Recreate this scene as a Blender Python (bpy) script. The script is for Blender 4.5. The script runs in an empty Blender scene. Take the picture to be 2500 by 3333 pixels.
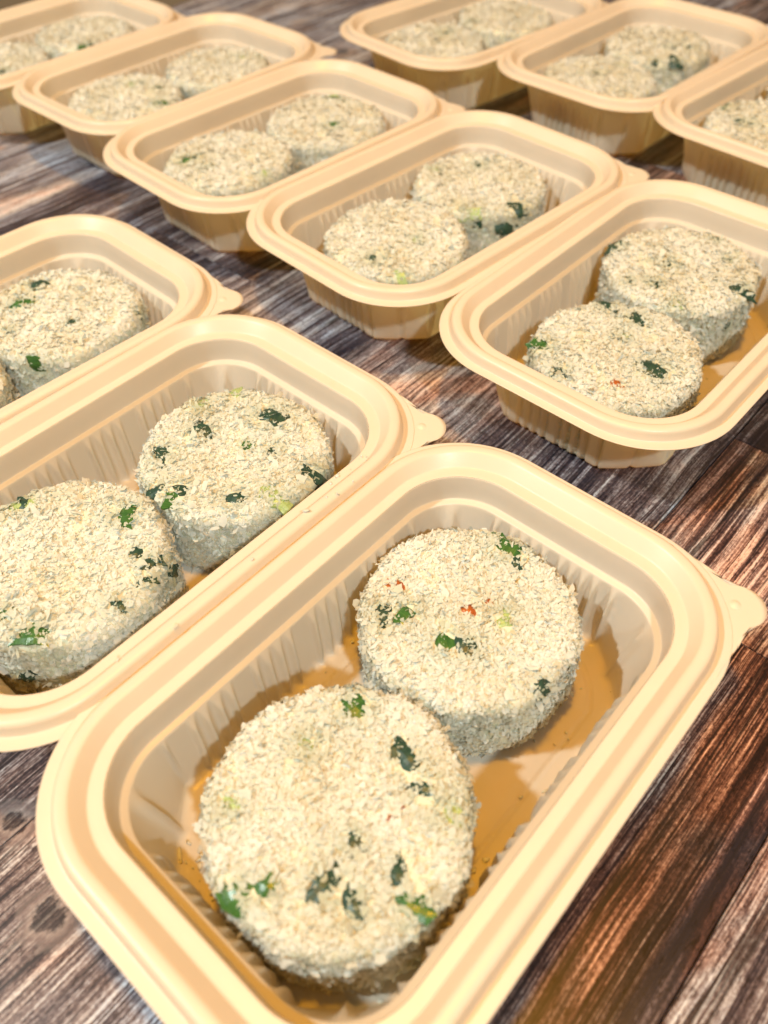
import bpy, bmesh, math, random
import numpy as np
from mathutils import Matrix, Vector, noise

# ------------------------------------------------------------------ camera
S = 0.01                      # the lists below are in centimetres
scene = bpy.context.scene
CREST = 4.30                  # height of the tray rims above the table
cam_d = bpy.data.cameras.new('camera')
cam = bpy.data.objects.new('camera', cam_d)
scene.collection.objects.link(cam)
scene.camera = cam
cam_d.sensor_fit = 'HORIZONTAL'
cam_d.sensor_width = 36.0
cam_d.lens = 36.0 * 2638.66 / 2500.0
cam_d.clip_start = 0.01
cam_d.clip_end = 30.0
PITCH, ROLL = math.radians(48.305), math.radians(-1.645)
cam.matrix_world = (Matrix.Translation((0, 0, (18.873 + CREST) * S))
                    @ Matrix.Rotation(math.radians(90) - PITCH, 4, 'X')
                    @ Matrix.Rotation(ROLL, 4, 'Z'))
cam_d.dof.use_dof = True
cam_d.dof.focus_distance = 0.27
cam_d.dof.aperture_fstop = 12.5

# ------------------------------------------------------------------ light
world = bpy.data.worlds.new('World')
scene.world = world
world.use_nodes = True
bg = world.node_tree.nodes['Background']
bg.inputs['Color'].default_value = (1.0, 0.66, 0.34, 1)
bg.inputs['Strength'].default_value = 0.21

def lamp(name, loc, power, color, radius):
    d = bpy.data.lights.new(name, 'POINT')
    d.energy = power; d.color = color; d.shadow_soft_size = radius
    o = bpy.data.objects.new(name, d)
    scene.collection.objects.link(o)
    o.location = loc
    return o
# two neutral ceiling spots (one behind the camera to the right, one to the left) and a warm lamp overhead
lamp('ceiling_lamp_cool', (0.42, -0.92, 1.35), 78.0, (0.90, 0.99, 0.95), 0.045)
lamp('ceiling_lamp_cool', (-1.00, 0.02, 1.35), 85.0, (0.90, 0.99, 0.95), 0.045)
lamp('ceiling_lamp_warm', (0.0, 0.17, 1.25), 48.0, (1.0, 0.42, 0.012), 0.05)

scene.view_settings.view_transform = 'Standard'
scene.view_settings.look = 'None'
scene.view_settings.exposure = 0.0
scene.view_settings.gamma = 1.0
scene.view_settings.use_curve_mapping = False
scene.render.engine = 'CYCLES'
scene.cycles.use_denoising = True
scene.cycles.max_bounces = 7
scene.cycles.diffuse_bounces = 3
scene.cycles.transmission_bounces = 6
scene.cycles.use_adaptive_sampling = True
scene.cycles.adaptive_threshold = 0.02

# ------------------------------------------------------------------ measured layout (centimetres, degrees)
TRAYS = {
    'T11': (0.54, 10.86, 47.4),
    'T10': (-8.06, 18.80, 47.4),
    'T9': (-16.05, 27.30, 45.7),
    'T5': (11.66, 29.04, 46.5),
    'T4': (3.30, 37.77, 43.1),
    'T3': (-5.13, 45.98, 44.2),
    'T2': (-12.57, 55.14, 46.7),
    'T1': (-22.48, 61.61, 46.2),
    'T6': (7.41, 62.76, 40.0),
    'T7': (17.17, 56.06, 44.3),
    'T8': (25.02, 47.64, 42.1),
}
PATTIES = {
    ('T11', 0) : ((-3.4, -0.55), [(2.2, 1.47, 3.06, 9, 'G'), (2.08, -0.21, 3.06, 6, 'D'), (1.94, -0.65, 3.06, 7, 'D'), (1.68, -1.31, 3.06, 8, 'D'), (1.69, -2.23, 3.06, 11, 'L'), (0.64, 1.75, 3.06, 8, 'L'), (0.61, -1.19, 3.06, 3, 'R'), (1.0, -1.23, 3.06, 3, 'R'), (-1.49, -1.1, 3.06, 9, 'D'), (-1.5, -1.81, 3.06, 8, 'D'), (-0.16, -2.2, 3.06, 7, 'D'), (-2.68, -0.14, 3.06, 6, 'G'), (-3.11, 0.27, 3.01, 8, 'G'), (-0.43, -0.93, 3.06, 6, 'D'), (-0.59, -2.89, 3.06, 8, 'G'), (-1.83, 1.96, 3.06, 8, 'L')]) ,
    ('T11', 1) : ((3.5, 0.6), [(2.82, 0.47, 3.06, 11, 'G'), (2.48, -0.02, 3.06, 5, 'D'), (-0.67, 2.18, 3.06, 7, 'R'), (0.09, -0.02, 3.06, 6, 'R'), (0.65, -0.32, 3.06, 3.5, 'R'), (-1.3, 1.38, 3.06, 8, 'G'), (-1.77, 2.0, 3.06, 6, 'D'), (-2.18, 1.63, 3.06, 5, 'D'), (0.6, -0.97, 3.06, 6, 'L'), (-1.36, -0.19, 3.06, 10, 'G'), (-1.13, -0.77, 3.06, 8, 'D'), (0.38, -0.99, 3.06, 6, 'L'), (-0.71, -3.34, 2.94, 5, 'D')]) ,
    ('T10', 1) : ((3.5, -0.45), [(-1.9, 1.66, 3.06, 9, 'D'), (-0.17, 1.6, 3.06, 9, 'D'), (1.97, 0.37, 3.06, 12, 'D'), (0.64, 2.64, 3.06, 9, 'L'), (2.13, 2.28, 3.01, 9, 'L'), (0.38, -0.32, 3.06, 6, 'G'), (0.93, -1.08, 3.06, 6, 'D'), (-2.97, -0.26, 3.06, 8, 'G'), (-3.01, 0.53, 3.06, 7, 'D'), (-2.5, -0.08, 3.06, 6, 'D'), (-1.64, -1.84, 3.06, 8, 'D'), (-0.68, -3.05, 3.01, 12, 'L'), (1.16, -3.22, 2.78, 8, 'D'), (0.96, -3.28, 2.19, 7, 'D'), (-2.39, -2.44, 0.91, 6, 'D')]) ,
    ('T10', 0) : ((-3.38, -0.1), [(0.3, 3.11, 3.01, 12, 'L'), (0.45, 2.86, 3.06, 6, 'D'), (2.36, -0.1, 3.06, 10, 'G'), (1.7, -1.86, 3.06, 6, 'D'), (1.66, -2.39, 3.06, 7, 'D'), (2.17, -2.65, 2.3, 8, 'D'), (0.0, -2.9, 3.06, 6, 'D'), (-2.55, -0.7, 3.06, 7, 'G'), (-2.33, -1.9, 3.06, 9, 'G'), (1.17, -2.83, 3.06, 5, 'D'), (-2.98, -1.67, 1.27, 6, 'D')]) ,
    ('T9', 1) : ((3.5, 0.05), [(0.06, 2.38, 3.06, 9, 'D'), (-0.96, 1.66, 3.06, 9, 'G'), (-0.2, -1.24, 3.06, 4, 'D'), (-2.27, 0.22, 3.06, 5, 'D'), (2.38, -2.46, 2.5, 6, 'D'), (-2.68, -2.13, 2.55, 8, 'G')]) ,
    ('T9', 0) : ((-3.38, -0.3), [(2.6, -1.03, 3.06, 6, 'D')]) ,
    ('T5', 0) : ((-3.5, -0.4), [(2.42, 1.96, 3.01, 10, 'D'), (2.14, 0.52, 3.06, 10, 'D'), (-0.18, -1.82, 3.06, 12, 'D'), (-2.66, 0.94, 3.06, 8, 'D'), (-1.76, 2.38, 3.06, 9, 'G'), (-1.96, -1.05, 3.06, 5, 'R'), (-1.79, -1.35, 3.06, 4, 'R'), (0.95, 0.3, 3.06, 7, 'L')]) ,
    ('T5', 1) : ((3.5, 0.6), [(-0.54, 3.11, 3.06, 8, 'D'), (-0.24, 0.5, 3.06, 8, 'D'), (-1.99, 0.25, 3.06, 7, 'D'), (-2.51, 1.15, 3.06, 5, 'D'), (-2.71, -1.2, 3.06, 7, 'L'), (-0.05, -3.12, 3.01, 9, 'D'), (1.78, -1.43, 3.06, 5, 'D'), (2.92, -0.18, 3.06, 5, 'D'), (-1.11, -3.23, 1.91, 5, 'D')]) ,
    ('T4', 0) : ((-3.38, -0.25), [(-2.09, -0.72, 3.06, 9, 'D'), (0.4, -0.96, 3.06, 7, 'L'), (-2.28, -2.55, 2.99, 7, 'L')]) ,
    ('T4', 1) : ((3.5, 0.6), [(1.32, 1.22, 3.06, 8, 'D'), (-0.68, 2.71, 3.06, 7, 'L'), (-2.86, -1.87, 2.87, 11, 'L'), (-1.31, -3.16, 2.12, 10, 'D'), (-0.72, -3.34, 2.7, 8, 'D'), (-2.64, -2.17, 2.4, 6, 'D')]) ,
    ('T3', 0) : ((-3.38, 0.4), [(-1.82, 1.47, 3.06, 9, 'G'), (-1.31, 1.32, 3.06, 6, 'D'), (-0.04, -3.12, 3.01, 7, 'L'), (-1.55, -0.03, 3.06, 6, 'D')]) ,
    ('T3', 1) : ((3.5, 0.2), [(-0.34, -0.97, 3.06, 9, 'G'), (2.55, 1.8, 3.01, 10, 'L')]) ,
    ('T2', 0) : ((-3.38, 0.6), [(1.25, 1.05, 3.06, 8, 'L'), (1.76, 0.77, 3.06, 5, 'D'), (0.72, -2.5, 3.06, 8, 'G'), (1.96, -0.65, 3.06, 5, 'D')]) ,
    ('T2', 1) : ((3.5, -0.1), [(2.86, -1.24, 3.01, 6, 'D'), (1.87, -0.2, 3.06, 6, 'L')]) ,
    ('T1', 1) : ((3.5, 0.5), [(-1.74, -2.59, 3.01, 7, 'G'), (-1.41, -3.12, 2.87, 6, 'D')]) ,
    ('T1', 0) : ((-3.38, 0.6), [(-0.61, -2.11, 3.06, 8, 'D')]) ,
    ('T6', 0) : ((-3.38, 0.6), [(1.52, 0.61, 3.06, 10, 'D')]) ,
    ('T6', 1) : ((3.5, 0.6), [(-2.65, 0.63, 3.06, 7, 'D')]) ,
    ('T7', 0) : ((-3.38, 0.6), [(2.31, -0.1, 3.06, 6, 'L'), (0.28, 0.45, 3.06, 5, 'D')]) ,
    ('T7', 1) : ((3.5, 0.6), [(-0.15, -0.99, 3.06, 7, 'D'), (0.47, -2.07, 3.06, 7, 'D'), (-2.06, -2.73, 2.81, 8, 'D'), (-2.96, -1.72, 2.98, 6, 'D')]) ,
    ('T8', 0) : ((-3.38, 0.6), [(0.39, 3.1, 3.01, 8, 'G'), (-0.51, 0.87, 3.06, 9, 'D'), (-0.7, 1.33, 3.06, 6, 'D')]) ,
    ('T8', 1) : ((3.5, 0.3), []) ,
}

# ------------------------------------------------------------------ helpers
COL = scene.collection
def mesh_obj(name, me, mat=None, parent=None):
    o = bpy.data.objects.new(name, me)
    COL.objects.link(o)
    if mat is not None and not me.materials:
        me.materials.append(mat)
    if parent is not None:
        o.parent = parent
    return o
def empty(name, loc=(0, 0, 0)):
    o = bpy.data.objects.new(name, None)
    COL.objects.link(o)
    o.empty_display_size = 0.02
    o.location = loc
    return o
def tag(o, label, cat, group=None, kind=None):
    if label: o['label'] = label
    if cat: o['category'] = cat
    if group: o['group'] = group
    if kind: o['kind'] = kind
    return o
def make_mesh(name, verts, faces, smooth=True, scale=S):
    me = bpy.data.meshes.new(name)
    v = np.asarray(verts, dtype=np.float64) * scale
    me.from_pydata(v.tolist(), [], [list(f) for f in faces])
    me.update()
    if smooth:
        me.polygons.foreach_set('use_smooth', [True] * len(me.polygons))
    return me
def big_mesh(name, V, F, tone=None, sn=None, green=None):
    """V (n,3) cm, F (m,3) triangles, tone (n,) colour variation stored per vertex"""
    me = bpy.data.meshes.new(name)
    me.vertices.add(len(V)); me.vertices.foreach_set('co', (V * S).astype(np.float32).ravel())
    me.loops.add(F.size); me.loops.foreach_set('vertex_index', F.astype(np.int32).ravel())
    me.polygons.add(len(F))
    me.polygons.foreach_set('loop_start', np.arange(0, F.size, 3, dtype=np.int32))
    if tone is not None:
        a = me.attributes.new('tone', 'FLOAT', 'POINT')
        a.data.foreach_set('value', tone.astype(np.float32))
    if green is not None:
        a = me.attributes.new('green', 'FLOAT', 'POINT')
        a.data.foreach_set('value', green.astype(np.float32))
    if sn is not None:
        a = me.attributes.new('sn', 'FLOAT_VECTOR', 'POINT')
        a.data.foreach_set('vector', sn.astype(np.float32).ravel())
    me.update(calc_edges=True); me.validate()
    me.polygons.foreach_set('use_smooth', np.ones(len(me.polygons), bool))
    return me

class NT:
    def __init__(self, name):
        self.m = bpy.data.materials.new(name); self.m.use_nodes = True
        self.t = self.m.node_tree; self.t.nodes.clear()
        self.out = self.t.nodes.new('ShaderNodeOutputMaterial')
    def n(self, typ, **kw):
        nd = self.t.nodes.new(typ)
        for k, v in kw.items(): setattr(nd, k, v)
        return nd
    def l(self, a, b): self.t.links.new(a, b)
    def math(self, op, a, b=None, c=None, clamp=False):
        nd = self.n('ShaderNodeMath', operation=op, use_clamp=clamp)
        for i, x in enumerate((a, b, c)):
            if x is None: continue
            if isinstance(x, (int, float)): nd.inputs[i].default_value = x
            else: self.l(x, nd.inputs[i])
        return nd.outputs[0]
    def vmul(self, v, s):
        nd = self.n('ShaderNodeVectorMath', operation='MULTIPLY')
        self.l(v, nd.inputs[0]); nd.inputs[1].default_value = s
        return nd.outputs[0]
    def noise(self, v, scale=1.0, detail=4.0, rough=0.55, dist=0.0):
        nd = self.n('ShaderNodeTexNoise')
        self.l(v, nd.inputs['Vector'])
        nd.inputs['Scale'].default_value = scale; nd.inputs['Detail'].default_value = detail
        nd.inputs['Roughness'].default_value = rough; nd.inputs['Distortion'].default_value = dist
        return nd.outputs['Fac']
    def ramp(self, f, stops, interp='LINEAR'):
        nd = self.n('ShaderNodeValToRGB'); nd.color_ramp.interpolation = interp
        e = nd.color_ramp.elements
        while len(e) < len(stops): e.new(0.5)
        for k, (p, c) in enumerate(stops):
            e[k].position = p; e[k].color = (*c, 1) if len(c) == 3 else c
        self.l(f, nd.inputs[0])
        return nd.outputs[0]
    def mix(self, f, a, b, mode='MIX'):
        nd = self.n('ShaderNodeMix', data_type='RGBA', blend_type=mode)
        for s, x in ((nd.inputs[0], f), (nd.inputs[6], a), (nd.inputs[7], b)):
            if isinstance(x, (int, float)): s.default_value = x
            elif isinstance(x, tuple): s.default_value = (*x, 1)
            else: self.l(x, s)
        return nd.outputs[2]
    def bump(self, h, strength, dist):
        nd = self.n('ShaderNodeBump'); nd.inputs['Strength'].default_value = strength
        nd.inputs['Distance'].default_value = dist; self.l(h, nd.inputs['Height'])
        return nd.outputs[0]
    def principled(self, color, rough, spec=0.5, normal=None, **kw):
        p = self.n('ShaderNodeBsdfPrincipled')
        if isinstance(color, tuple): p.inputs['Base Color'].default_value = (*color, 1)
        else: self.l(color, p.inputs['Base Color'])
        if isinstance(rough, (int, float)): p.inputs['Roughness'].default_value = rough
        else: self.l(rough, p.inputs['Roughness'])
        p.inputs['Specular IOR Level'].default_value = spec
        if normal is not None: self.l(normal, p.inputs['Normal'])
        for k, v in kw.items(): p.inputs[k].default_value = v
        return p.outputs[0]
    def translucent(self, color):
        p = self.n('ShaderNodeBsdfTranslucent')
        if isinstance(color, tuple): p.inputs['Color'].default_value = (*color, 1)
        else: self.l(color, p.inputs['Color'])
        return p.outputs[0]
    def mixs(self, f, a, b):
        nd = self.n('ShaderNodeMixShader'); nd.inputs[0].default_value = f
        self.l(a, nd.inputs[1]); self.l(b, nd.inputs[2]); return nd.outputs[0]
    def done(self, s):
        self.l(s, self.out.inputs['Surface']); return self.m

# ------------------------------------------------------------------ materials
def mat_plastic():
    k = NT('cream_plastic')
    tc = k.n('ShaderNodeTexCoord').outputs['Object']
    n1 = k.noise(tc, 60, 4, 0.6)
    col = k.ramp(n1, [(0.3, (0.89, 0.835, 0.725)), (0.7, (0.91, 0.86, 0.76))])
    h = k.noise(tc, 1400, 2, 0.5)
    nrm = k.bump(h, 0.08, 0.0004)
    r = k.math('MULTIPLY_ADD', k.noise(tc, 220, 3), 0.14, 0.26)
    p = k.principled(col, r, 0.5, nrm)
    t = k.translucent((0.97, 0.75, 0.31))
    return k.done(k.mixs(0.41, p, t))
def mat_crumb():
    k = NT('breadcrumb')
    a = k.n('ShaderNodeAttribute', attribute_name='tone').outputs['Fac']
    col = k.ramp(a, [(0.0, (0.70, 0.62, 0.44)), (0.25, (0.80, 0.785, 0.655)), (0.6, (0.87, 0.875, 0.795)), (1.0, (0.92, 0.935, 0.89))])
    gr = k.n('ShaderNodeAttribute', attribute_name='green').outputs['Fac']
    col = k.mix(gr, col, (0.36, 0.45, 0.27))
    # light scatters inside soft crumbs, so each one shades partly like the surface it lies on
    sn = k.n('ShaderNodeAttribute', attribute_name='sn').outputs['Vector']
    vt = k.n('ShaderNodeVectorTransform', vector_type='NORMAL', convert_from='OBJECT', convert_to='WORLD'); k.l(sn, vt.inputs[0])
    geo = k.n('ShaderNodeNewGeometry').outputs['Normal']
    mx = k.n('ShaderNodeMix', data_type='VECTOR'); mx.inputs[0].default_value = 0.5
    k.l(geo, mx.inputs[4]); k.l(vt.outputs[0], mx.inputs[5])
    nz = k.n('ShaderNodeVectorMath', operation='NORMALIZE'); k.l(mx.outputs[1], nz.inputs[0])
    p = k.principled(col, 0.9, 0.06, nz.outputs[0])
    tr = k.translucent(col)
    return k.done(k.mixs(0.42, p, tr))
def mat_patty():
    k = NT('potato_mash')
    tc = k.n('ShaderNodeTexCoord').outputs['Object']
    n1 = k.noise(tc, 70, 5, 0.6)
    n2 = k.noise(tc, 420, 4, 0.65)
    col = k.ramp(n1, [(0.3, (0.58, 0.55, 0.37)), (0.5, (0.64, 0.62, 0.47)), (0.72, (0.55, 0.60, 0.42))])
    col = k.mix(k.math('MULTIPLY', n2, 0.5), col, (0.66, 0.64, 0.52))
    nrm = k.bump(n2, 0.35, 0.0012)
    return k.done(k.principled(col, 0.6, 0.4, nrm))
def mat_veg(name, a, b, rough=0.28):
    k = NT(name)
    tc = k.n('ShaderNodeTexCoord').outputs['Object']
    st = k.noise(k.vmul(tc, (1500, 220, 800)), 1, 3, 0.6)
    col = k.ramp(st, [(0.3, a), (0.7, b)])
    return k.done(k.principled(col, rough, 0.5, k.bump(st, 0.3, 0.0003)))
def mat_plank():
    k = NT('printed_wood')
    tc = k.n('ShaderNodeTexCoord').outputs['Object']
    oi = k.n('ShaderNodeObjectInfo')
    off = k.n('ShaderNodeCombineXYZ')
    k.l(k.math('MULTIPLY', oi.outputs['Random'], 731.0), off.inputs[0])
    k.l(k.math('MULTIPLY', oi.outputs['Random'], 377.0), off.inputs[1])
    add = k.n('ShaderNodeVectorMath', operation='ADD')
    k.l(k.vmul(tc, (100, 100, 100)), add.inputs[0]); k.l(off.outputs[0], add.inputs[1])
    P = add.outputs[0]                                   # centimetres along (x) and across (y) the grain
    # gentle wander of the grain
    wob = k.noise(k.vmul(P, (0.12, 0.10, 1)), 1, 2, 0.5)
    cmb = k.n('ShaderNodeCombineXYZ'); k.l(k.math('MULTIPLY_ADD', wob, 0.7, -0.35), cmb.inputs[1])
    add2 = k.n('ShaderNodeVectorMath', operation='ADD'); k.l(P, add2.inputs[0]); k.l(cmb.outputs[0], add2.inputs[1])
    G = add2.outputs[0]
    streak = k.noise(k.vmul(G, (0.07, 1.0, 1)), 1, 5, 0.6)
    fine = k.noise(k.vmul(G, (0.09, 4.0, 1)), 1, 3, 0.6)
    ultra = k.noise(k.vmul(G, (0.20, 12.0, 1)), 1, 2, 0.6)
    speck = k.noise(k.vmul(P, (7.0, 10.0, 1)), 1, 3, 0.7)
    patch = k.noise(k.vmul(P, (0.10, 0.20, 1)), 1, 4, 0.6, 0.7)
    wear = k.noise(k.vmul(G, (0.28, 3.2, 1)), 1, 8, 0.75)
    sep = k.n('ShaderNodeSeparateColor'); k.l(oi.outputs['Color'], sep.inputs[0])
    # tone = plank tone + patches + streaks
    t = k.math('MULTIPLY_ADD', k.math('SUBTRACT', patch, 0.5), 1.15, sep.outputs[0])
    t = k.math('MULTIPLY_ADD', k.math('SUBTRACT', streak, 0.5), 1.1, t)
    t = k.math('MULTIPLY_ADD', k.math('SUBTRACT', fine, 0.5), 1.25, t)
    t = k.math('MULTIPLY_ADD', k.math('SUBTRACT', ultra, 0.5), 1.5, t)
    t = k.math('MULTIPLY_ADD', k.math('SUBTRACT', wear, 0.5), 0.8, t)
    t = k.math('MULTIPLY_ADD', k.math('SUBTRACT', speck, 0.5), 0.85, t)
    col = k.ramp(t, [(0.05, (0.013, 0.011, 0.018)), (0.28, (0.036, 0.026, 0.033)), (0.46, (0.085, 0.058, 0.062)),
                     (0.62, (0.19, 0.145, 0.145)), (0.80, (0.36, 0.325, 0.33)), (1.0, (0.58, 0.56, 0.57))])
    # worn brown patches and cold grey patches of paint
    hue = k.noise(k.vmul(P, (0.10, 0.16, 1)), 1, 4, 0.6, 0.9)
    hue2 = k.math('ADD', hue, k.math('MULTIPLY_ADD', streak, 0.35, -0.175))
    hue2 = k.math('ADD', hue2, k.math('SUBTRACT', sep.outputs[1], 0.5))
    warm = k.ramp(hue2, [(0.52, (0, 0, 0)), (0.66, (1, 1, 1))])
    cold = k.ramp(hue2, [(0.34, (1, 1, 1)), (0.48, (0, 0, 0))])
    col = k.mix(k.math('MULTIPLY', warm, 0.6), col, k.mix(1.0, col, (1.55, 0.80, 0.47), 'MULTIPLY'))
    col = k.mix(k.math('MULTIPLY', cold, 0.8), col, k.mix(1.0, col, (0.80, 0.98, 1.22), 'MULTIPLY'))
    # rows of saw marks: dark dashes along the grain
    dash = k.noise(k.vmul(G, (2.0, 8.0, 1)), 1, 3, 0.7)
    dm = k.ramp(dash, [(0.57, (0, 0, 0)), (0.61, (1, 1, 1))])
    col = k.mix(k.math('MULTIPLY', dm, 0.75), col, k.mix(1.0, col, (0.22, 0.17, 0.19), 'MULTIPLY'))
    # long thin cracks
    rid = k.math('ABSOLUTE', k.math('SUBTRACT', k.noise(k.vmul(G, (0.035, 1.7, 1)), 1, 3, 0.55), 0.5))
    cm_ = k.ramp(rid, [(0.006, (1, 1, 1)), (0.022, (0, 0, 0))])
    col = k.mix(k.math('MULTIPLY', cm_, 0.8), col, (0.012, 0.009, 0.012))
    # printed knots
    gp = k.n('ShaderNodeNewGeometry').outputs['Position']
    iso = k.noise(k.vmul(P, (0.9, 1.5, 1)), 1, 6, 0.7)
    for kx, ky, kr in ((-9.2, 6.6, 0.42), (-10.9, 9.1, 0.34), (-2.2, 68.6, 0.6), (-13.5, 37.0, 0.5)):
        sub = k.n('ShaderNodeVectorMath', operation='DISTANCE'); k.l(gp, sub.inputs[0]); sub.inputs[1].default_value = (kx * S, ky * S, 0)
        dd = k.math('ADD', k.math('MULTIPLY', sub.outputs['Value'], 100.0 / kr), k.math('MULTIPLY_ADD', iso, 3.2, -1.6))
        ringc = k.ramp(k.math('MULTIPLY', dd, 0.25), [(0.20, (0.012, 0.010, 0.014)), (0.27, (0.30, 0.25, 0.24)), (0.42, (0.16, 0.12, 0.12)), (0.55, (0.36, 0.31, 0.30))])
        m = k.ramp(k.math('MULTIPLY', dd, 0.25), [(0.40, (1, 1, 1)), (0.60, (0, 0, 0))])
        col = k.mix(k.math('MULTIPLY', m, 0.65), col, ringc)
    rough = k.math('MULTIPLY_ADD', wear, 0.25, 0.24)
    nrm = k.bump(fine, 0.12, 0.0004)
    return k.done(k.principled(col, rough, 0.35, nrm))
def mat_plain(name, c, rough, bump_scale=200, bs=0.1):
    k = NT(name)
    tc = k.n('ShaderNodeTexCoord').outputs['Object']
    n1 = k.noise(tc, bump_scale, 4, 0.6)
    col = k.ramp(n1, [(0.3, tuple(x * 0.85 for x in c)), (0.7, c)])
    return k.done(k.principled(col, rough, 0.3, k.bump(n1, bs, 0.001)))

PLASTIC, CRUMB, MASH, PLANK = mat_plastic(), mat_crumb(), mat_patty(), mat_plank()
VEG = {'D': mat_veg('scallion_dark', (0.010, 0.034, 0.026), (0.026, 0.072, 0.044), 0.42),
       'G': mat_veg('scallion_green', (0.020, 0.080, 0.018), (0.060, 0.16, 0.035)),
       'L': mat_veg('scallion_pale', (0.24, 0.34, 0.10), (0.40, 0.48, 0.20), 0.4),
       'R': mat_veg('red_filling', (0.24, 0.045, 0.012), (0.46, 0.13, 0.02))}

# ------------------------------------------------------------------ table (setting)
GA = math.radians(47.0)                        # direction of the boards
GU, GV = Vector((math.cos(GA), math.sin(GA), 0)), Vector((-math.sin(GA), math.cos(GA), 0))
def uv(u, v, z=0.0): return (GU * u + GV * v + Vector((0, 0, z))) * S
TABLE_EDGE = 67.6
table = empty('table_top')
table['kind'] = 'structure'
bm = bmesh.new(); bmesh.ops.create_cube(bm, size=1.0)
for w in bm.verts: w.co = Vector((w.co.x * 132, w.co.y * 96, w.co.z * 1.6)) * S
me = bpy.data.meshes.new('table_board'); bm.to_mesh(me); bm.free()
slab = mesh_obj('table_board', me, mat_plain('dark_board', (0.012, 0.010, 0.012), 0.6), table)
slab.location = uv(50, TABLE_EDGE - 48.2, -1.10); slab.rotation_euler.z = GA
def plank(u0, u1, v0, v1, tone, hue):
    g = 0.022
    bm = bmesh.new(); bmesh.ops.create_cube(bm, size=1.0)
    for w in bm.verts: w.co = Vector((w.co.x * (u1 - u0 - 2 * g), w.co.y * (v1 - v0 - 2 * g), w.co.z * 0.28)) * S
    bmesh.ops.bevel(bm, geom=list(bm.edges), offset=0.0002, segments=1, affect='EDGES')
    me = bpy.data.meshes.new('plank'); bm.to_mesh(me); bm.free()
    o = mesh_obj('plank', me, PLANK, table)
    o.location = uv((u0 + u1) / 2, (v0 + v1) / 2, -0.14); o.rotation_euler.z = GA
    o.color = (tone, hue, 0, 1)
    return o
rows = [-18.14, -10.14, -2.14, 5.86, 13.86, 21.86, 29.86, 37.86, 45.86, 53.86, 61.86, TABLE_EDGE]
# joints across the boards, and (tone, hue) of each board in the row
layout = [
    ([-15, 30, 75, 115], [(0.54, .5), (0.45, .5), (0.45, .5)]),
    ([-15, 24, 75, 115], [(0.62, .50), (0.60, .5), (0.45, .5)]),
    ([-15, 18.5, 27.6, 70, 115], [(0.42, .66), (0.60, .62), (0.32, .40), (0.48, .45)]),
    ([-15, 14.5, 58, 115], [(0.50, 0.46), (0.46, 0.44), (0.61, 0.38)]),
    ([-15, 16.0, 47, 115], [(0.50, 0.46), (0.59, 0.50), (0.65, 0.38)]),
    ([-15, 33, 80, 115], [(0.57, 0.46), (0.52, 0.48), (0.67, 0.38)]),
    ([-15, 22.5, 66, 115], [(0.50, 0.38), (0.50, 0.44), (0.69, 0.38)]),
    ([-15, 34, 77, 115], [(0.52, 0.38), (0.52, 0.42), (0.73, 0.38)]),
    ([-15, 28, 72, 115], [(0.71, 0.38), (0.69, 0.38), (0.75, 0.38)]),
    ([-15, 38, 84, 115], [(0.71, 0.38), (0.75, 0.38), (0.75, 0.38)]),
    ([-15, 30, 62, 115], [(0.61, 0.46), (0.77, 0.38), (0.77, 0.38)]),
]
for k, (js, tones) in enumerate(layout):
    for j in range(len(js) - 1):
        plank(js[j], js[j + 1], rows[k], rows[k + 1], *tones[j])
# dark floor seen past the table's edge
bm = bmesh.new(); bmesh.ops.create_grid(bm, x_segments=2, y_segments=2, size=3.0)
me = bpy.data.meshes.new('floor'); bm.to_mesh(me); bm.free()
fl = mesh_obj('floor', me, mat_plain('dark_floor', (0.012, 0.012, 0.022), 0.5, 6)); fl['kind'] = 'structure'
fl.location = (0, 0, -0.75)

# ------------------------------------------------------------------ trays
def ring(a, b, r, z, blend=0.0, nl=24, ns=16, nc=14):
    """rounded rectangle; blend pulls each corner towards a straight chamfer. Returns points, outward normals, (side, s)"""
    pts, nrm, tagl = [], [], []
    def straight(p0, p1, n, nn, side):
        for i in range(nn):
            t = i / nn
            pts.append((p0[0] + (p1[0] - p0[0]) * t, p0[1] + (p1[1] - p0[1]) * t, z)); nrm.append(n)
            L = math.hypot(p1[0] - p0[0], p1[1] - p0[1])
            tagl.append((side, (t - 0.5) * L))
    def corner(cx, cy, a0):
        e0 = (cx + r * math.cos(a0), cy + r * math.sin(a0)); e1 = (cx + r * math.cos(a0 + math.pi / 2), cy + r * math.sin(a0 + math.pi / 2))
        for i in range(nc):
            t = i / nc; al = a0 + t * math.pi / 2
            p = (cx + r * math.cos(al), cy + r * math.sin(al)); q = (e0[0] + (e1[0] - e0[0]) * t, e0[1] + (e1[1] - e0[1]) * t)
            pts.append((p[0] + (q[0] - p[0]) * blend, p[1] + (q[1] - p[1]) * blend, z)); nrm.append((math.cos(al), math.sin(al)))
            tagl.append(('c', t))
    A, B = a - r, b - r
    straight((a, -B), (a, B), (1, 0), ns, 's'); corner(A, B, 0)
    straight((A, b), (-A, b), (0, 1), nl, 'l'); corner(-A, B, math.pi / 2)
    straight((-a, B), (-a, -B), (-1, 0), ns, 's'); corner(-A, -B, math.pi)
    straight((-A, -b), (A, -b), (0, -1), nl, 'l'); corner(A, -B, 1.5 * math.pi)
    return pts, nrm, tagl
def loft(name, rings, cap=True):
    n = len(rings[0]); V = [p for r in rings for p in r]; F = []
    for k in range(len(rings) - 1):
        for i in range(n):
            j = (i + 1) % n
            F.append((k * n + i, k * n + j, (k + 1) * n + j, (k + 1) * n + i))
    if cap:
        c = len(V); last = (len(rings) - 1) * n
        V.append((0, 0, rings[-1][0][2]))
        for i in range(n): F.append((last + i, last + (i + 1) % n, c))
    return V, F
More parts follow.
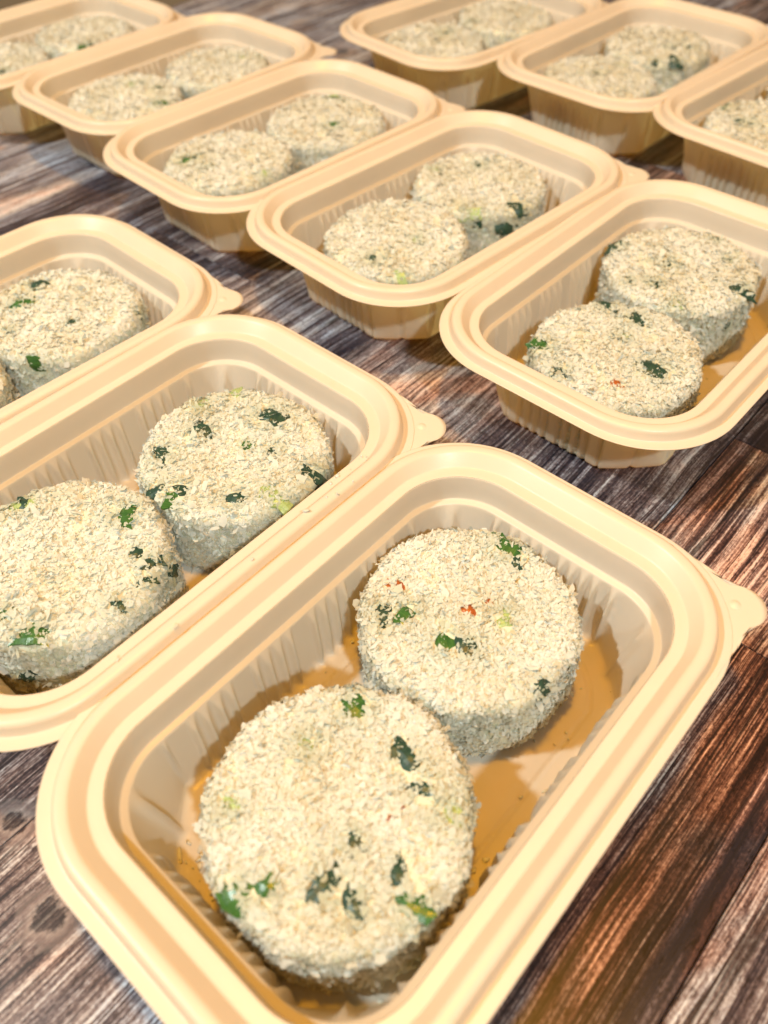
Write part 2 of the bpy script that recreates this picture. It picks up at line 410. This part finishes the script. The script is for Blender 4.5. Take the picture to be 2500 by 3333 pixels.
def thicken(V, F, t):
    """give a sheet real thickness (below / outside it)"""
    me = make_mesh('tmp', V, F, True)
    tmp = bpy.data.objects.new('tmp', me); COL.objects.link(tmp)
    md = tmp.modifiers.new('s', 'SOLIDIFY'); md.thickness = t * S; md.offset = -1.0
    bpy.context.view_layer.update()
    dg = bpy.context.evaluated_depsgraph_get()
    out = bpy.data.meshes.new_from_object(tmp.evaluated_get(dg))
    bpy.data.objects.remove(tmp); bpy.data.meshes.remove(me)
    out.polygons.foreach_set('use_smooth', [True] * len(out.polygons))
    return out
def cusp(tag_, s):
    """height of the inward ridges along a wall: flat panels with triples of narrow flutes between"""
    if tag_ == 'c':
        return max(0.0, 1 - abs(s - 0.5) / 0.07) ** 1.3
    if tag_ == 'l': period, panel, nfl = 2.36, 0.95, 3
    else: period, panel, nfl = 1.90, 0.62, 3
    x = (s + 100 * period + panel / 2) % period
    if x < panel:
        e = min(x, panel - x); return max(0.0, 1 - e / 0.13) ** 1.4
    w = (period - panel) / nfl
    y = ((x - panel) % w) / w
    return (1 - math.sin(math.pi * y)) ** 1.0
def build_basin():
    N = dict(nl=170, ns=84, nc=22)
    rings = []
    def put(a, b, r, z, blend=0.0, depth=None, fade=1.0):
        pts, nrm, tg = ring(a, b, r, z, blend, **N)
        if depth is not None:
            q = []
            for p, n, (sd, s) in zip(pts, nrm, tg):
                d = min(0.23 * cusp(sd, s), 0.40 * depth) * fade
                q.append((p[0] - n[0] * d, p[1] - n[1] * d, z))
            pts = q
        rings.append(pts)
    put(7.60, 4.66, 2.34, -0.439); put(7.585, 4.648, 2.33, -0.455); put(7.575, 4.64, 2.32, -0.49)
    put(7.53, 4.60, 2.27, -0.90); put(7.475, 4.555, 2.22, -1.32); put(7.468, 4.548, 2.215, -1.35)
    put(7.45, 4.53, 2.20, -1.368); put(7.43, 4.51, 2.18, -1.375); put(7.27, 4.375, 2.03, -1.398)
    put(7.24, 4.352, 2.01, -1.410)
    A0, B0, R0, Z0 = 7.225, 4.340, 2.0, -1.435
    A1, B1, R1, Z1 = 6.98, 4.14, 1.85, -4.0
    for k in range(15):
        t = (k / 14) ** 1.25
        put(A0 + (A1 - A0) * t, B0 + (B1 - B0) * t, R0 + (R1 - R0) * t, Z0 + (Z1 - Z0) * t, 0.86 * t, (Z0 - (Z0 + (Z1 - Z0) * t)), 1.0 - 0.45 * max(0.0, t - 0.6) / 0.4)
    put(6.94, 4.09, 1.82, -4.08, 0.87, 2.8, 0.5); put(6.84, 4.0, 1.76, -4.135, 0.88, 2.8, 0.3); put(6.64, 3.80, 1.64, -4.15, 0.85)
    # shallow groove round the floor
    for a, b, r, z in ((6.32, 3.56, 1.62, -4.15), (6.27, 3.51, 1.60, -4.158), (6.22, 3.46, 1.57, -4.19), (6.16, 3.40, 1.54, -4.19),
                       (6.10, 3.34, 1.51, -4.145), (6.04, 3.28, 1.48, -4.125), (5.5, 2.8, 1.3, -4.12), (3.0, 1.2, 0.6, -4.12)):
        put(a, b, r, z, 0.5)
    V, F = loft('basin', rings)
    F = [tuple(reversed(f)) for f in F]     # faces look into the tray
    F = [tuple(reversed(f)) for f in F] if False else F
    return V, F
def build_rim():
    N = dict(nl=30, ns=20, nc=16)
    prof = [(0.655, -0.475), (0.672, -0.445), (0.668, -0.425), (0.652, -0.418), (0.635, -0.417), (0.385, -0.415), (0.350, -0.414), (0.332, -0.400),
            (0.322, -0.380), (0.275, -0.17), (0.255, -0.098), (0.225, -0.048), (0.175, -0.014), (0.110, 0.0), (0.0, -0.002), (-0.055, -0.010), (-0.100, -0.030),
            (-0.140, -0.062), (-0.440, -0.390), (-0.460, -0.408), (-0.485, -0.420), (-0.515, -0.424), (-0.66, -0.421), (-0.85, -0.415), (-0.872, -0.417), (-0.89, -0.426), (-0.90, -0.440)]
    rings = []
    for d, z in prof:
        f = 0.80 if d < 0 else 1.0
        sx = 8.5 + d; sy = 5.4 + d * (0.82 if d < 0 else 1.12)
        rings.append(ring(sx, sy, max(3.1 + d * 0.86, 0.6), z, **N)[0])
    V, F = loft('rim', rings, cap=False)
    return V, [tuple(reversed(f)) for f in F]
def build_tab():
    """corner ear outside the rim at (+u, -v), with a small pressed dimple"""
    out = [(8.93, -2.6), (8.97, -3.2), (9.0, -3.75), (8.93, -4.3), (8.83, -4.68)]
    cx, cy, r = 8.24, -5.46, 0.74
    for k in range(15):
        al = math.radians(44 - k * (44 + 134) / 14)
        out.append((cx + r * math.cos(al), cy + r * math.sin(al)))
    out += [(7.40, -6.0), (6.95, -6.03), (6.5, -6.0), (6.0, -5.95), (5.6, -5.9)]
    # inner boundary hidden under the foot of the bead
    A, B, R = 5.495, -2.476, 3.55
    n = len(out); inn = []
    for k in range(n):
        t = k / (n - 1); al = math.radians(3 - 96 * t)
        inn.append((A + R * math.cos(al), B + R * math.sin(al)))
    V, F = [], []
    m = 9
    for k in range(n):
        for j in range(m):
            t = j / (m - 1)
            x, y = inn[k][0] + (out[k][0] - inn[k][0]) * t, inn[k][1] + (out[k][1] - inn[k][1]) * t
            z = -0.436
            V.append((x, y, z))
    for k in range(n - 1):
        for j in range(m - 1):
            F.append((k * m + j, k * m + j + 1, (k + 1) * m + j + 1, (k + 1) * m + j))
    return V, [tuple(reversed(f)) for f in F]
def disc_dimple(cx, cy, r, z0, h):
    V, F = [(cx, cy, z0 + h)], []
    for k, (rr, hh) in enumerate(((0.3, 0.95), (0.6, 0.6), (0.85, 0.16), (1.0, 0.0))):
        for i in range(20):
            al = i * math.tau / 20; V.append((cx + r * rr * math.cos(al), cy + r * rr * math.sin(al), z0 + h * hh))
    for i in range(20): F.append((0, 1 + i, 1 + (i + 1) % 20))
    for k in range(3):
        for i in range(20):
            a, b = 1 + k * 20 + i, 1 + k * 20 + (i + 1) % 20
            F.append((a, a + 20, b + 20, b))
    return V, F
def orient_up(me):
    bm = bmesh.new(); bm.from_mesh(me); bmesh.ops.recalc_face_normals(bm, faces=bm.faces); bm.to_mesh(me); bm.free()
def sheet_up(V, F):
    """make sure a sheet's faces mostly look up"""
    P = np.array(V); s = 0.0
    for f in F[::7]:
        p = P[list(f)]; s += np.cross(p[1] - p[0], p[2] - p[0])[2]
    return F if s > 0 else [tuple(reversed(f)) for f in F]
V, F = build_basin(); BASIN = make_mesh('basin', V, sheet_up(V, F)); BASIN.name = 'basin'
V, F = build_rim(); RIM = thicken(V, sheet_up(V, F), 0.045); RIM.name = 'rim'
V, F = build_tab(); TAB = thicken(V, sheet_up(V, F), 0.02); TAB.name = 'tab'
V, F = disc_dimple(8.20, -5.33, 0.17, -0.4355, 0.05); DIMPLE = make_mesh('dimple', V, sheet_up(V, F))
def bars(segs, w, h, z):
    V, F = [], []
    for (x0, y0, x1, y1) in segs:
        d = Vector((x1 - x0, y1 - y0, 0)).normalized(); nrm = Vector((-d.y, d.x, 0)) * w / 2
        b = len(V)
        for zz in (z, z + h):
            for p, s in (((x0, y0), 1), ((x1, y1), 1), ((x1, y1), -1), ((x0, y0), -1)):
                V.append((p[0] + nrm.x * s, p[1] + nrm.y * s, zz))
        F += [(b + 4, b + 5, b + 6, b + 7), (b, b + 1, b + 5, b + 4), (b + 1, b + 2, b + 6, b + 5), (b + 2, b + 3, b + 7, b + 6), (b + 3, b, b + 4, b + 7)]
    return V, F
# pressed recycling triangle in the groove of the far short side
tri = [(7.98, -1.29), (7.72, -1.14), (7.72, -1.44)]
segs = []
for k in range(3):
    (x0, y0), (x1, y1) = tri[k], tri[(k + 1) % 3]
    segs.append((x0 + (x1 - x0) * .12, y0 + (y1 - y0) * .12, x0 + (x1 - x0) * .80, y0 + (y1 - y0) * .80))
V, F = bars(segs, 0.055, 0.016, -0.43); MARK = make_mesh('recycling_mark', V, F, False)
for me in (BASIN, RIM, TAB, DIMPLE, MARK): me.materials.clear(); me.materials.append(PLASTIC)

TILT = math.radians(0.45)
TRAY_LABEL = {
    'T11': 'cream plastic tray nearest the camera, at the bottom of the photo',
    'T10': 'cream plastic tray cut by the left edge, directly behind the nearest tray',
    'T9': 'cream plastic tray mostly cut off at left edge, third in the front row',
    'T5': 'cream plastic tray cut by the right edge, nearest in the long middle row',
    'T4': 'cream plastic tray in the upper middle with its tab pointing right over bare wood',
    'T3': 'cream plastic tray third along the middle row, between two wholly visible trays',
    'T2': 'cream plastic tray at upper left, fourth along the middle row',
    'T1': 'cream plastic tray cut by the top left corner, beside the table edge',
    'T6': 'cream plastic tray cut by the top edge, leftmost of the back right row',
    'T7': 'cream plastic tray in the middle of the back right row',
    'T8': 'cream plastic tray cut by the right edge, nearest of the back right row'}
WHERE = {'T11': 'tray nearest the camera', 'T10': 'left tray behind the nearest one', 'T9': 'cut off tray at the left edge',
         'T5': 'right tray nearest in the middle row', 'T4': 'upper middle tray', 'T3': 'third tray of the middle row',
         'T2': 'upper left tray, fourth in the middle row', 'T1': 'top left corner tray', 'T6': 'top edge tray of the back right row',
         'T7': 'middle tray of the back right row', 'T8': 'right edge tray of the back right row'}
TM = {}
for key, (x, y, deg) in TRAYS.items():
    t = empty('food_tray')
    t.matrix_world = (Matrix.Translation((x * S, y * S, (CREST) * S)) @ Matrix.Rotation(math.radians(deg), 4, 'Z') @ Matrix.Rotation(TILT, 4, 'X'))
    tag(t, TRAY_LABEL[key], 'food tray', 'cream takeaway trays set out in rows on the table')
    mesh_obj('basin', BASIN, None, t)
    rim = mesh_obj('rim', RIM, None, t)
    tab = mesh_obj('tab', TAB, None, t)
    mesh_obj('dimple', DIMPLE, None, tab)
    mesh_obj('recycling_mark', MARK, None, rim)
    TM[key] = t.matrix_world.copy()

# ------------------------------------------------------------------ breaded patties
PR, PH, PF = 3.40, 3.04, 0.42
def templates(rng, n, kind):
    out = []
    if kind == 'ico':
        p = (1 + 5 ** .5) / 2
        base = np.array([(-1, p, 0), (1, p, 0), (-1, -p, 0), (1, -p, 0), (0, -1, p), (0, 1, p), (0, -1, -p), (0, 1, -p), (p, 0, -1), (p, 0, 1), (-p, 0, -1), (-p, 0, 1)], float)
        base /= np.linalg.norm(base[0])
        tri = np.array([(0, 11, 5), (0, 5, 1), (0, 1, 7), (0, 7, 10), (0, 10, 11), (1, 5, 9), (5, 11, 4), (11, 10, 2), (10, 7, 6), (7, 1, 8), (3, 9, 4), (3, 4, 2), (3, 2, 6), (3, 6, 8), (3, 8, 9), (4, 9, 5), (2, 4, 11), (6, 2, 10), (8, 6, 7), (9, 8, 1)])
    elif kind == 'flake':
        # torn, curled flake: a thin fan with a ragged rim
        k = 7; al = np.arange(k) * 2 * math.pi / k
        tri = []
        for i in range(k):
            j = (i + 1) % k
            tri += [(1 + i, 1 + j, 0)]
        tri = np.array(tri)
        for _ in range(n):
            rad = rng.uniform(0.45, 1.35, k); a2 = al + rng.normal(0, 0.22, k)
            x, y = rad * np.cos(a2), rad * np.sin(a2)
            cur = rng.uniform(-0.7, 0.9); tw = rng.normal(0, 0.5)
            z = cur * x * x + tw * x * y + rng.normal(0, 0.16, k)
            v = np.concatenate([[(rng.normal(0, .15), rng.normal(0, .15), 0.25)], np.stack([x, y, z], 1)])
            out.append((v, tri))
        return out
    else:
        base = np.array([(1, 0, 0), (-1, 0, 0), (0, 1, 0), (0, -1, 0), (0, 0, 1), (0, 0, -1)], float)
        tri = np.array([(0, 2, 4), (2, 1, 4), (1, 3, 4), (3, 0, 4), (2, 0, 5), (1, 2, 5), (3, 1, 5), (0, 3, 5)])
    for _ in range(n):
        v = base * rng.uniform(0.45, 1.35, (len(base), 1)) + rng.normal(0, 0.14, base.shape)
        out.append((v, tri))
    return out
def outline(th, seed):
    return 1 + 0.009 * np.sin(2 * th + seed) + 0.011 * np.sin(3 * th + 2.1 * seed) + 0.007 * np.sin(5 * th + 3.7 * seed) + 0.006 * np.sin(9 * th + 1.3 * seed)
def lumps(x, y, z, seed):
    return (0.030 * np.sin(2.1 * x + seed) * np.sin(1.9 * y + 1.7 * seed) + 0.022 * np.sin(4.7 * x - 3.1 * y + seed) + 0.018 * np.sin(5.3 * y + 2.9 * z + 2 * seed)
            + 0.016 * np.sin(13.1 * x + 4 * z + seed) * np.sin(12.3 * y + 5 * z - seed) + 0.014 * np.sin(9.1 * x + 7.3 * z - seed) + 0.012 * np.sin(8.3 * y - 6.1 * x + 3 * seed))
def prof_point(t):
    """t in cm along the profile from the top centre; returns (radius, z, nr, nz) arrays"""
    t = np.asarray(t, float)
    L1 = PR - PF; L2 = PF * math.pi / 2; L3 = PH - PF - 0.3; L4 = 0.3 * math.pi / 2
    r = np.zeros_like(t); z = np.zeros_like(t); nr = np.zeros_like(t); nz = np.zeros_like(t)
    m = t < L1; r[m] = t[m]; z[m] = PH; nz[m] = 1
    m = (t >= L1) & (t < L1 + L2); a = (t[m] - L1) / PF; r[m] = PR - PF + PF * np.sin(a); z[m] = PH - PF + PF * np.cos(a); nr[m] = np.sin(a); nz[m] = np.cos(a)
    m = (t >= L1 + L2) & (t < L1 + L2 + L3); r[m] = PR; z[m] = PH - PF - (t[m] - L1 - L2); nr[m] = 1
    m = t >= L1 + L2 + L3; a = np.minimum((t[m] - L1 - L2 - L3) / 0.3, math.pi / 2); r[m] = PR - 0.3 + 0.3 * np.cos(a); z[m] = 0.3 - 0.3 * np.sin(a); nr[m] = np.cos(a); nz[m] = -np.sin(a)
    return r, z, nr, nz
PT = (PR - PF) + PF * math.pi / 2 + (PH - PF - 0.3) + 0.3 * math.pi / 2
def surf(t, th, seed):
    r, z, nr, nz = prof_point(t)
    rr = r * (1 + (outline(th, seed) - 1) * np.minimum(1, r / PR))
    x, y = rr * np.cos(th), rr * np.sin(th)
    n = np.stack([nr * np.cos(th), nr * np.sin(th), nz], 1)
    p = np.stack([x, y, z], 1) + n * lumps(x, y, z, seed)[:, None]
    p[:, 2] = np.maximum(p[:, 2], 0.0)
    return p, n
def rotations(rng, n, N, tilt):
    """random frames whose z axis leans away from the surface normal N"""
    w = N + rng.normal(0, tilt, (n, 3)); w /= np.linalg.norm(w, axis=1, keepdims=True)
    h = rng.normal(0, 1, (n, 3)); u = np.cross(h, w); u /= np.linalg.norm(u, axis=1, keepdims=True)
    v = np.cross(w, u)
    return np.stack([u, v, w], 2)
def crumb_cloud(rng, pos, nor, size, tilt, temps, tone, flat=1.0, green=None):
    if green is None: green = np.zeros(len(pos))
    n = len(pos); which = rng.integers(0, len(temps), n)
    R = rotations(rng, n, nor, tilt)
    sc = np.stack([size * rng.uniform(0.8, 1.7, n), size * rng.uniform(0.55, 1.1, n), size * flat * rng.uniform(0.28, 0.7, n)], 1)
    Vs, Fs, Ts, Ns, Gs, base = [], [], [], [], [], 0
    for k, (tv, tf) in enumerate(temps):
        idx = np.nonzero(which == k)[0]
        if len(idx) == 0: continue
        loc = tv[None] * sc[idx][:, None, :]
        wv = np.einsum('nij,nkj->nki', R[idx], loc) + pos[idx][:, None, :]
        m = len(tv)
        Vs.append(wv.reshape(-1, 3)); Fs.append((tf[None] + (np.arange(len(idx)) * m)[:, None, None] + base).reshape(-1, 3))
        Ts.append(np.repeat(tone[idx], m)); Ns.append(np.repeat(nor[idx], m, axis=0)); Gs.append(np.repeat(green[idx], m)); base += len(idx) * m
    return np.concatenate(Vs), np.concatenate(Fs), np.concatenate(Ts), np.concatenate(Ns), np.concatenate(Gs)
RNG = np.random.default_rng(11)
ICO, OCT, FLAKE = templates(RNG, 40, 'ico'), templates(RNG, 40, 'oct'), templates(RNG, 60, 'flake')

def scallion(rng, s, kind):
    """chopped piece: a bent strip of leaf with a ragged outline and some thickness; s in millimetres"""
    L, W = s * 0.1, s * 0.1 * rng.uniform(0.5, 0.8)
    if kind == 'R': W = L * 0.7
    nx, ny = 7, 5
    cur = rng.uniform(0.15, 0.7) if kind != 'L' else rng.uniform(0.1, 0.4)
    th = 0.05 if kind in 'DG' else 0.08
    skew = rng.uniform(-0.1, 0.45)
    top, V, F = [], [], []
    ox = rng.normal(0, 0.06, (ny, 2)) * L
    oy = rng.normal(0, 0.08, (nx, 2)) * W
    for layer in (0, 1):
        for i in range(nx):
            for j in range(ny):
                a = i / (nx - 1) - 0.5; b = j / (ny - 1) - 0.5
                x = a * L + (ox[j, 0] if i == 0 else ox[j, 1] if i == nx - 1 else 0)
                y = b * W + (oy[i, 0] if j == 0 else oy[i, 1] if j == ny - 1 else 0)
                y *= 1 - skew * (a + 0.5)
                z = -cur * W * (2 * b) ** 2 * 0.32 + 0.06 * L * math.sin(5 * a + 1) - layer * th
                V.append((x, y, z))
    n = nx * ny
    for i in range(nx - 1):
        for j in range(ny - 1):
            a = i * ny + j
            F.append((a, a + ny, a + ny + 1, a + 1)); F.append((n + a, n + a + 1, n + a + ny + 1, n + a + ny))
    for i in range(nx - 1):
        a, b = i * ny, (i + 1) * ny; F.append((a, n + a, n + b, b))
        a, b = i * ny + ny - 1, (i + 1) * ny + ny - 1; F.append((a, b, n + b, n + a))
    for j in range(ny - 1):
        F.append((j, j + 1, n + j + 1, n + j)); a = (nx - 1) * ny + j; F.append((a, n + a, n + a + 1, a + 1))
    return make_mesh('scallion_piece', V, F, False)

def patty(key, idx, place, bits):
    near = key in ('T11', 'T10', 'T5')
    mid = key in ('T9', 'T4', 'T3')
    rng = np.random.default_rng(sum(map(ord, key)) * 10 + idx)
    seed = rng.uniform(0, 6)
    root = empty('breaded_patty')
    wide = 1.01 if (key, idx) == ('T11', 0) else 0.965 if (key, idx) == ('T11', 1) else 0.985 if idx else 1.0
    root.matrix_world = TM[key] @ Matrix.Translation(Vector((place[0], place[1], -4.115)) * S) @ Matrix.Rotation(rng.uniform(-0.02, 0.02), 4, 'X') @ Matrix.Rotation(rng.uniform(-0.02, 0.02), 4, 'Y') @ Matrix.Diagonal((wide, wide, rng.uniform(0.95, 1.03), 1))
    side = 'nearer' if idx == 0 else 'farther'
    tag(root, '%s breaded patty in the %s' % (side, WHERE[key]), 'patty', 'breaded patties, two to a tray')
    # body
    nt, na = 46, 84
    ts = np.linspace(0.02, PT, nt); ths = np.arange(na) * math.tau / na
    T, A = np.meshgrid(ts, ths, indexing='ij')
    P, N = surf(T.ravel(), A.ravel(), seed)
    P = P - N * 0.015
    P[:, 2] = np.maximum(P[:, 2], 0.0)
    V = P.tolist(); F = []
    for k in range(nt - 1):
        for i in range(na):
            a, b = k * na + i, k * na + (i + 1) % na; F.append((a, a + na, b + na, b))
    F.append(tuple(range(na))); F.append(tuple(reversed(range((nt - 1) * na, nt * na))))
    me = make_mesh('patty_body', V, F)
    mesh_obj('patty_body', me, MASH, root)
    # fillings
    spots = []
    for (x, y, z, s, kind) in bits:
        r = math.hypot(x, y); th = math.atan2(y, x)
        if z > PH - 0.26 and r < PR - 0.1: t = r
        else: t = PR - PF + PF * math.pi / 2 + max(0, PH - PF - z) if z < PH - PF else PR - PF + PF * 0.9
        p, n = surf(np.array([t]), np.array([th]), seed)
        o = mesh_obj('red_filling_bit' if kind == 'R' else 'scallion_piece', scallion(rng, s * (1.0 if kind == 'L' else 1.28), kind), VEG[kind], root)
        nn = Vector(n[0]) + Vector(rng.normal(0, 0.12, 3)); nn.normalize()
        q = nn.to_track_quat('Z', 'Y') @ Matrix.Rotation(rng.uniform(0, 6.28), 3, 'Z').to_quaternion()
        o.rotation_mode = 'QUATERNION'; o.rotation_quaternion = q
        o.location = Vector(p[0] + n[0] * (0.015 if kind in 'DG' else -0.01)) * S
        spots.append((p[0], s * 0.062, kind))
    # crumb coat: a fine layer everywhere and larger torn flakes on top of it
    level = 3 if key == 'T11' else 2 if near else 1 if mid else 0
    Vs, Fs, Ts, Ns, Gs, base = [], [], [], [], [], 0
    for layer in (0, 1, 2):
        cnt = ((4500, 6000, 9500, 12000), (7500, 10500, 16500, 21500), (220, 380, 900, 1300))[layer][level]
        size = ((0.055, 0.048, 0.038, 0.035), (0.075, 0.068, 0.060, 0.054), (0.085, 0.08, 0.072, 0.067))[layer][level]
        k1 = int(cnt * 0.42)
        t = np.concatenate([np.sqrt(rng.uniform(0, 1, k1)) * (PR - PF * 0.5), rng.uniform(PR - PF, PT - 0.1, cnt - k1)])
        th = rng.uniform(0, math.tau, cnt)
        p, n = surf(t, th, seed)
        keep = np.ones(cnt, bool); lift = np.zeros(cnt); stain = np.zeros(cnt)
        for c, rad, kind in spots:
            d = np.linalg.norm(p - c, axis=1)
            lim = {'D': (0.68, 0.85), 'G': (0.72, 0.88), 'L': (0.42, 0.66), 'R': (0.7, 0.86)}[kind][min(layer, 1)]
            ang = np.arctan2(p[:, 1] - c[1], p[:, 0] - c[0] + (p[:, 2] - c[2]))
            rr = rad * (0.74 + 0.28 * np.sin(3 * ang + c[0] * 9) + 0.2 * np.sin(5 * ang + c[1] * 7))
            lift[d < rad * 1.1] = 0.04
            if kind != 'R': stain = np.maximum(stain, {'D': 0.55, 'G': 0.6, 'L': 0.5}[kind] * np.exp(-(d / (rad * 1.25)) ** 2))
            keep &= ~((d < rr) & (rng.uniform(0, 1, cnt) < lim))
        damp = np.sin(1.7 * p[:, 0] + seed * 2) * np.sin(1.9 * p[:, 1] - seed) + 0.5 * np.sin(3.3 * p[:, 0] - 2.7 * p[:, 1] + 2 * p[:, 2] + seed)
        keep &= ~((damp > 0.7) & (rng.uniform(0, 1, cnt) < 0.6))
        p, n, lift, stain = p[keep], n[keep], lift[keep], stain[keep] * rng.uniform(0.4, 1.0, keep.sum()); m = len(p)
        sz = size * 0.95 * np.exp(np.clip(rng.normal(0, 0.5, m), -1.1, 0.8))
        tone = np.clip(rng.normal(0.60 if layer else 0.5, 0.20, m) - 0.25 * (rng.uniform(0, 1, m) < 0.10)
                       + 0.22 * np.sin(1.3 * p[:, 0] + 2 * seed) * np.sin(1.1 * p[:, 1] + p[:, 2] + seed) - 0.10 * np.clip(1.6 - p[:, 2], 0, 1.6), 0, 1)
        pos = p + n * (rng.uniform(-0.012, 0.026, m) + (0.016 if layer else 0.0) + sz * (0.08 if layer < 2 else 0.6) + lift)[:, None]
        pos[:, 2] = np.maximum(pos[:, 2], 0.02)
        Vv, Ff, Tt, Nn, Gn = crumb_cloud(rng, pos, n, sz, (0.30, 0.42, 1.1)[layer], FLAKE, tone, (0.8, 0.7, 0.9)[layer], stain)
        Vs.append(Vv); Fs.append(Ff + base); Ts.append(Tt); Ns.append(Nn); Gs.append(Gn); base += len(Vv)
    cm = big_mesh('breadcrumb_coat', np.concatenate(Vs), np.concatenate(Fs), np.concatenate(Ts), np.concatenate(Ns), np.concatenate(Gs))
    c = mesh_obj('breadcrumb_coat', cm, CRUMB, root); c['kind'] = 'stuff'
    return root
for (key, idx), (place, bits) in PATTIES.items():
    patty(key, idx, place, bits)

# ------------------------------------------------------------------ loose crumbs that fell off
def loose(key, pts, label, n_sc=1.0):
    rng = np.random.default_rng(len(pts) + ord(key[-1]))
    pos = np.array(pts); m = len(pos)
    Vv, Ff, Tt, Nn, Gn = crumb_cloud(rng, pos, np.tile([0, 0, 1.0], (m, 1)), 0.06 * np.exp(rng.normal(0, 0.4, m)) * n_sc, 0.3, ICO, np.clip(rng.normal(0.4, 0.2, m), 0, 1))
    o = mesh_obj('loose_crumbs', big_mesh('loose_crumbs', Vv, Ff, Tt, Nn, Gn), CRUMB)
    o.matrix_world = TM[key]
    tag(o, label, 'crumbs', None, 'stuff')
rl = random.Random(5)
pts = []
for _ in range(46): pts.append((rl.uniform(-6.2, 6.4), rl.choice((-1, 1)) * rl.uniform(2.2, 3.85), -4.10))
for _ in range(16): pts.append((-6.6 + rl.uniform(-.25, .5), rl.uniform(-2.5, 3.0), -4.10))
for _ in range(10): pts.append((-6.3 + rl.gauss(0, .18), 2.5 + rl.gauss(0, .2), -4.08))
loose('T11', pts, 'fallen crumbs on the floor of the nearest tray')
pts = []
for _ in range(7): pts.append((rl.uniform(-5, 7), -5.4 + rl.gauss(0, .16), 0.02))
for _ in range(9): pts.append((rl.uniform(4.0, 6.6), -4.7 - rl.uniform(0, .3), -0.40))
for _ in range(50): pts.append((rl.uniform(-6.4, 6.4), rl.choice((-1, 1)) * rl.uniform(2.2, 3.85), -4.10))
loose('T10', pts, 'stray crumbs on the rim and floor of the left tray behind the nearest one')
pts = [(rl.uniform(-6.4, 6.4), rl.choice((-1, 1)) * rl.uniform(2.2, 3.85), -4.10) for _ in range(40)]
loose('T5', pts, 'fallen crumbs on the floor of the right tray nearest in the middle row')

# ------------------------------------------------------------------ folded paper at the back right
bm = bmesh.new()
def rrect(a, b, r, z):
    return [bm.verts.new(Vector((x, y, z)) * S) for x, y, _ in ring(a, b, r, 0, nl=4, ns=4, nc=6)[0]]
lay = []
for z, d in ((0.02, 0.0), (0.10, 0.03), (0.24, 0.0), (0.34, -0.04), (0.40, -0.16)):
    lay.append(rrect(9 + d, 7 + d, 1.1, z))
for k in range(len(lay) - 1):
    n = len(lay[k])
    for i in range(n): bm.faces.new((lay[k][i], lay[k][(i + 1) % n], lay[k + 1][(i + 1) % n], lay[k + 1][i]))
bm.faces.new(lay[-1])
me = bpy.data.meshes.new('folded_napkin'); bm.to_mesh(me); bm.free()
nap = mesh_obj('folded_napkin', me, mat_plain('white_paper', (0.80, 0.80, 0.84), 0.8, 300, 0.15))
nap.location = (40.6 * S, 69.0 * S, 0); nap.rotation_euler.z = math.radians(38)
tag(nap, 'white folded paper at the back right corner behind the trays', 'paper')
